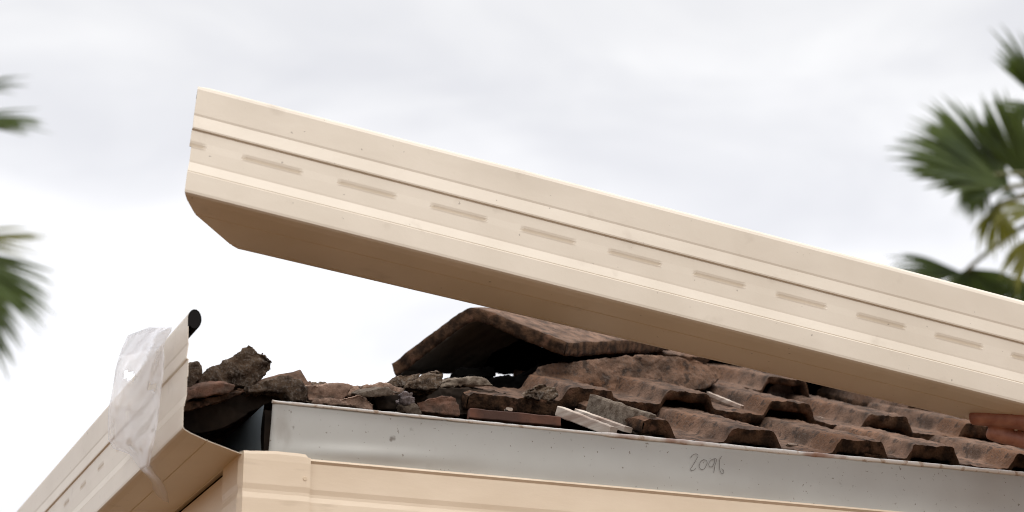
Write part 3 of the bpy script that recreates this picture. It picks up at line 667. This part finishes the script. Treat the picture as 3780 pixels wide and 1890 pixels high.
# ------------------------------------------------------------------ palms
def fan_frond(hub, dirv, upv, Rl, spread, nseg, seed, m, droop=.35, parent=None, stem_from=None, width=.060):
    """fan leaf: pleated blade segments radiating from the hub, free tips hanging"""
    rnd = random.Random(seed); vs, fs = [], []
    d0 = dirv.normalized(); s0 = d0.cross(upv).normalized(); u0 = s0.cross(d0)
    for k_ in range(nseg):
        a = (k_/(nseg-1)-.5)*spread+rnd.uniform(-.03, .03)
        d = (d0*math.cos(a)+s0*math.sin(a)+u0*rnd.uniform(-.10, .10)+u0*.18*abs(a)).normalized(); L = Rl*(1-.22*abs(a)/(spread/2))*rnd.uniform(.86, 1.08)
        side = d.cross(u0).normalized(); p_ = hub.copy(); nst = 9; dr = droop*rnd.uniform(.6, 1.5)
        base = len(vs)
        for i in range(nst+1):
            t_ = i/nst
            wd = width*Rl*(.2+1.35*t_ if t_ < .6 else max(.0, (1-t_)/.4)**.8*1.01)
            fold = u0*wd*.5
            vs += [p_-side*wd*.5, p_+fold*.6, p_+side*wd*.5]
            dd = (d+Vector((0, 0, -1))*dr*max(0, t_-.35)**1.6*5).normalized(); p_ = p_+dd*(L/nst)
        for i in range(nst):
            b_ = base+i*3; fs += [(b_, b_+1, b_+4, b_+3), (b_+1, b_+2, b_+5, b_+4)]
    o = mesh_obj('frond', vs, fs, m, parent)
    if stem_from is not None:
        A = stem_from; B = hub; pts = [A.lerp(B, i/10)+Vector((0, 0, .12*math.sin(i/10*math.pi)))*(B-A).length for i in range(11)]
        sv, sf = [], []
        for i, q in enumerate(pts):
            r_ = .016-.008*i/10
            for j in range(6): sv.append(q+Vector((0, math.cos(j*math.pi/3)*r_, math.sin(j*math.pi/3)*r_))+Vector((math.cos(j*math.pi/3)*r_*.5, 0, 0)))
        for i in range(10):
            for j in range(6): sf.append((i*6+j, i*6+(j+1) % 6, (i+1)*6+(j+1) % 6, (i+1)*6+j))
        mesh_obj('frond_stem', sv, sf, M['stem'], o)
    return o
def palm(name, px, py, depth, label, fronds, seed, nrand, keep, wid=.060):
    c_ = atd(px, py, depth); root = empty(name, (0, 0, 0)); tag(root, label, 'palm tree', 'palm trees behind the roof')
    rnd = random.Random(seed)
    vs, fs = [], []; n_ = 60
    for i in range(n_+1):
        zz = c_.z*i/n_-.0; r_ = .17-.05*i/n_+(.012 if i % 2 else 0)+(.05*max(0, (i/n_-.93)/.07))
        for j in range(16):
            a = j/8*math.pi; vs.append((c_.x+math.cos(a)*r_+.05*math.sin(i*.05), c_.y+math.sin(a)*r_, zz))
    for i in range(n_):
        for j in range(16): fs.append((i*16+j, i*16+(j+1) % 16, (i+1)*16+(j+1) % 16, (i+1)*16+j))
    fs.append(tuple(n_*16+j for j in range(16)))
    mesh_obj('trunk', vs, fs, M['trunk'], root)
    for (hx, hy, dx, dy, dz_, L, sp, ns, mt, dr, dep) in fronds:
        hub = atd(hx, hy, depth+dep); e = atd(dx, dy, depth+dep+dz_); dv = e-hub
        fan_frond(hub, dv, -F*.75+Vector((0, 0, .65)), L, sp, ns, seed*31+hx+hy, M[mt], dr, root, c_, wid)
    for k_ in range(nrand):
        a = rnd.uniform(0, 2*math.pi); el = rnd.uniform(-.7, 1.1)
        d = Vector((math.cos(a)*math.cos(el), math.sin(a)*math.cos(el), math.sin(el)))
        hub = c_+d*rnd.uniform(.55, .8)
        if not keep(hub, d): continue
        fan_frond(hub, d+Vector((0, 0, -.15)), Vector((0, 0, 1)), rnd.uniform(.6, .75), 2.6, 34, seed*77+k_, M['leafy' if rnd.random() < .15 else 'leaf'], .3, root, c_)
    return root
def prj(P):
    q = P-CAM; zz = q.dot(F); return 1890+FPX*q.dot(R)/zz, 945-FPX*q.dot(U)/zz
# fronds: hub px, target px, target depth offset, length, spread, segments, material, droop, depth offset
palm('fan_palm', 4080, 760, 12.0, 'tall fan palm with drooping dark fronds beyond the right of the roof', [
    (3715, 690, 3250, 520, -.2, .72, 1.0, 34, 'leaf', .16, 0),
    (3725, 690, 3420, 330, .2, .63, .9, 30, 'leaf', .14, .2),
    (3790, 680, 3620, 320, 0, .54, 1.0, 30, 'leaf', .12, .3),
    (3700, 700, 3480, 740, .2, .34, 1.4, 20, 'leaf', 1.0, .1),
    (3760, 720, 3620, 800, .2, .32, 1.4, 20, 'leaf', 1.0, .1),
    (3620, 650, 3560, 860, .1, .27, 1.3, 16, 'leaf', 1.2, .15),
    (3680, 760, 3660, 980, .1, .30, 1.5, 18, 'leafy', 1.2, .1),
    (3900, 420, 3650, 60, 0, .56, .62, 18, 'leaf', .10, .1),
    (3960, 470, 3560, 330, 0, .50, .42, 12, 'leaf', .2, .4),
    (3860, 770, 3640, 800, 0, .32, .9, 16, 'leafy', .45, -.2),
    (3830, 860, 3740, 1100, 0, .34, 1.2, 16, 'leafy', .3, -.2),
    (3560, 1010, 3230, 985, 0, .46, .9, 26, 'leaf', .3, .3),
    (3570, 990, 3640, 1300, 0, .42, 2.4, 34, 'leaf', .5, .3),
    (3800, 1040, 3640, 1240, 0, .45, 2.2, 30, 'leaf', .5, .3)],
    7, 16, lambda h, d: prj(h+d*.75)[0] > 3900 and prj(h)[0] > 3980)
palm('fan_palm', -560, 900, 12.0, 'fan palm whose leaf tips enter at the left edge of the sky', [
    (-190, 440, 180, 450, 0, .56, .46, 22, 'leaf', .10, 0),
    (-190, 340, 130, 300, 0, .46, .45, 11, 'leaf', .1, .2),
    (-200, 915, 200, 1200, 0, .68, 1.0, 44, 'leaf', .10, 0),
    (-190, 970, 40, 1400, 0, .68, .7, 30, 'leaf', .12, .1),
    (-190, 880, 180, 880, 0, .54, .5, 14, 'leafy', .12, .1)],
    8, 16, lambda h, d: prj(h+d*.75)[0] < -150 and prj(h)[0] < -260, wid=.032)

# ------------------------------------------------------------------ person holding the gutter, arm raised from the right
def under(s, u_, dz=0):
    O, a, b = fr_held(s); return O+a*(-u_/.1*.1)+Vector((0, 0, dz))
def chain(bm_list, pts):
    bm_list.append(pts)
tip1 = atp(3575, 1540, 1, under(1.03, .075).y)
def px_on(px, py, ref): return atp(px, py, 1, ref.y)
refA = under(1.04, .078); refB = under(1.13, .03)
f1 = [(atp(3576, 1543, 1, refA.y), .0080), (atp(3596, 1541, 1, refA.y-.005), .0094), (atp(3640, 1541, 1, refA.y-.012), .0104), (atp(3672, 1544, 1, refA.y-.018), .0092), (atp(3712, 1547, 1, refA.y-.026), .0106), (atp(3760, 1553, 1, refA.y-.032), .0102), (atp(3800, 1560, 1, refA.y-.038), .0112), (atp(3900, 1580, 1, refA.y-.055), .0114)]
f2 = [(atp(3640, 1592, 1, refA.y+.000), .0072), (atp(3658, 1598, 1, refA.y-.003), .0086), (atp(3700, 1609, 1, refA.y-.008), .0096), (atp(3732, 1616, 1, refA.y-.011), .0090), (atp(3775, 1625, 1, refA.y-.016), .0098), (atp(3850, 1634, 1, refA.y-.04), .0116), (atp(3950, 1645, 1, refA.y-.06), .0115)]
wr = atp(4290, 1770, 1, refA.y-.16)       # wrist
f3 = [(atp(3830, 1700, 1, refA.y-.02), .0080), (atp(3880, 1700, 1, refA.y-.03), .0092), (atp(3950, 1695, 1, refA.y-.05), .0098), (atp(4020, 1690, 1, refA.y-.075), .0105)]
f4 = [(atp(3930, 1760, 1, refA.y-.03), .0068), (atp(3975, 1755, 1, refA.y-.045), .0078), (atp(4030, 1745, 1, refA.y-.06), .0085), (atp(4080, 1735, 1, refA.y-.085), .0095)]
th = [(atp(3900, 1440, 1, refA.y-.16), .0085), (atp(3950, 1500, 1, refA.y-.165), .0105), (atp(4040, 1590, 1, refA.y-.15), .012), (atp(4140, 1680, 1, refA.y-.13), .014)]
palmc = [(wr, .021), (wr.lerp(f1[-1][0], .45), .020), (f1[-1][0], .0125)]
def skin_piece(pts_r, edges, lvl=2):
    me = bpy.data.meshes.new('t'); me.from_pydata([tuple(p_) for p_, r_ in pts_r], edges, []); o = link(bpy.data.objects.new('t', me))
    sm = o.modifiers.new('k', 'SKIN'); ssf = o.modifiers.new('u', 'SUBSURF'); ssf.levels = lvl; ssf.render_levels = lvl
    for v, (p_, r_) in zip(me.skin_vertices[0].data, pts_r):
        r_ = r_ if isinstance(r_, tuple) else (r_*1.22 if r_ < .0125 else r_)
        v.radius = (r_ if not isinstance(r_, tuple) else r_[0], r_ if not isinstance(r_, tuple) else r_[1])
    me.skin_vertices[0].data[0].use_root = True
    dg = bpy.context.evaluated_depsgraph_get(); res = bpy.data.meshes.new_from_object(o.evaluated_get(dg)); bpy.data.objects.remove(o)
    return res
parts = []
line = lambda n_: [(i, i+1) for i in range(n_-1)]
for f_ in (f1, f2, f3, f4, th): parts.append(skin_piece(f_[::-1], line(len(f_))))
for f_ in (f1, f2, f3, f4, th):
    seg = [(wr.lerp(f_[-1][0], t_), .0155-.003*t_) for t_ in (0, .35, .7, 1.0)]; parts.append(skin_piece(seg, line(4)))
# body below: standing on the ground in front of the eave, outside the picture
bx, by = wr.x+.42, wr.y-.30; sh = Vector((bx-.19, by+.02, 1.43)); el = Vector(((wr.x+sh.x)/2+.10, (wr.y+sh.y)/2-.05, (wr.z+sh.z)/2-.03))
if (wr-el).length > .30: el = wr+(el-wr).normalized()*.27
B = [(Vector((bx, by, .95)), (.15, .11)), (Vector((bx, by, 1.15)), (.135, .10)), (Vector((bx, by, 1.34)), (.15, .11)), (Vector((bx, by, 1.47)), (.07, .06)), (Vector((bx, by, 1.55)), (.055, .055)), (Vector((bx-.01, by, 1.64)), (.078, .09)), (Vector((bx-.01, by, 1.72)), (.07, .085)),
     (sh, .06), (el, .043), (wr.lerp(el, .5), .036), (wr, .026),
     (Vector((bx+.19, by+.02, 1.42)), .06), (Vector((bx+.25, by, 1.14)), .043), (Vector((bx+.24, by+.10, .90)), .028),
     (Vector((bx-.10, by, .86)), .09), (Vector((bx-.12, by-.01, .48)), .06), (Vector((bx-.13, by+.02, .09)), .042), (Vector((bx-.14, by+.14, .04)), .035),
     (Vector((bx+.10, by, .86)), .09), (Vector((bx+.12, by-.01, .48)), .06), (Vector((bx+.13, by+.02, .09)), .042), (Vector((bx+.14, by+.14, .04)), .035),
     (Vector((bx+.23, by+.15, .80)), (.018, .03))]
BE = [(0, 1), (1, 2), (2, 3), (3, 4), (4, 5), (5, 6), (2, 7), (7, 8), (8, 9), (9, 10), (2, 11), (11, 12), (12, 13), (13, 22), (0, 14), (14, 15), (15, 16), (16, 17), (0, 18), (18, 19), (19, 20), (20, 21)]
parts.append(skin_piece(B, BE))
for i in range(4):   # relaxed far hand
    h = Vector((bx+.215+.012*i, by+.15+.004*i, .80)); parts.append(skin_piece([(h, .010), (h+Vector((0, .012, -.04)), .009), (h+Vector((-.004, .006, -.07+.008*abs(i-1))), .0075)], line(3)))
parts.append(skin_piece([(Vector((bx+.235, by+.11, .86)), .012), (Vector((bx+.20, by+.14, .82)), .010), (Vector((bx+.20, by+.15, .79)), .008)], line(3)))
hd_ = Vector((bx-.01, by, 1.64))
parts.append(skin_piece([(hd_+Vector((0, .085, .012)), .010), (hd_+Vector((0, .105, -.015)), .013)], line(2)))       # nose
for sx in (-1, 1): parts.append(skin_piece([(hd_+Vector((sx*.078, -.005, .02)), .014), (hd_+Vector((sx*.084, -.008, -.015)), .011)], line(2)))
vs, fs = [], []
for me in parts:
    o_ = len(vs); vs += [v.co.copy() for v in me.vertices]; fs += [tuple(i+o_ for i in p_.vertices) for p_ in me.polygons]
person = mesh_obj('person', vs, fs, M['skin'])
rm = person.modifiers.new('r', 'REMESH'); rm.mode = 'VOXEL'; rm.voxel_size = .0026; rm.use_smooth_shade = True
cs = person.modifiers.new('c', 'CORRECTIVE_SMOOTH') if False else person.modifiers.new('c', 'SMOOTH'); cs.factor = .5; cs.iterations = 1
apply_mods(person)
for p_ in person.data.polygons: p_.use_smooth = True
if not person.data.materials: person.data.materials.append(M['skin'])
tag(person, 'person at right edge, reddish fingers reaching under the lifted gutter', 'person')
# finger nails
for (a, b, c_) in ((f1[0], f1[1], -.2), (f2[0], f2[1], -.2)):
    pass
# clothes as children
def cloth(name, pts, edges, m):
    me = skin_piece(pts, edges); o = link(bpy.data.objects.new(name, me), person); me.materials.clear(); me.materials.append(m)
    for p_ in me.polygons: p_.use_smooth = True
    return o
up_ = lambda r_, k_: (r_[0]+k_, r_[1]+k_) if isinstance(r_, tuple) else r_+k_
ti = [0, 1, 2, 3, 7, 8, 11, 12]; mpi = {k_: i for i, k_ in enumerate(ti)}
cloth('shirt', [(B[i][0] if i != 3 else B[i][0]-Vector((0, 0, .03)), up_(B[i][1], .020)) for i in ti], [(mpi[a], mpi[b]) for a, b in BE if a in mpi and b in mpi], M['shirt'])
ti = [0, 14, 15, 16, 18, 19, 20]; mpi = {k_: i for i, k_ in enumerate(ti)}
cloth('trousers', [(B[i][0], up_(B[i][1], .024)) for i in ti], [(mpi[a], mpi[b]) for a, b in BE if a in mpi and b in mpi], M['trousers'])
for a, b in ((16, 17), (20, 21)): cloth('boot', [(B[a][0], .056), (B[a][0].lerp(B[b][0], .5)-Vector((0, 0, .02)), .046), (B[b][0], .042)], line(3), M['boot'])
cloth('hair', [(hd_+Vector((0, -.035, .03)), .075), (hd_+Vector((0, -.01, .085)), .078)], line(2), M['hair'])
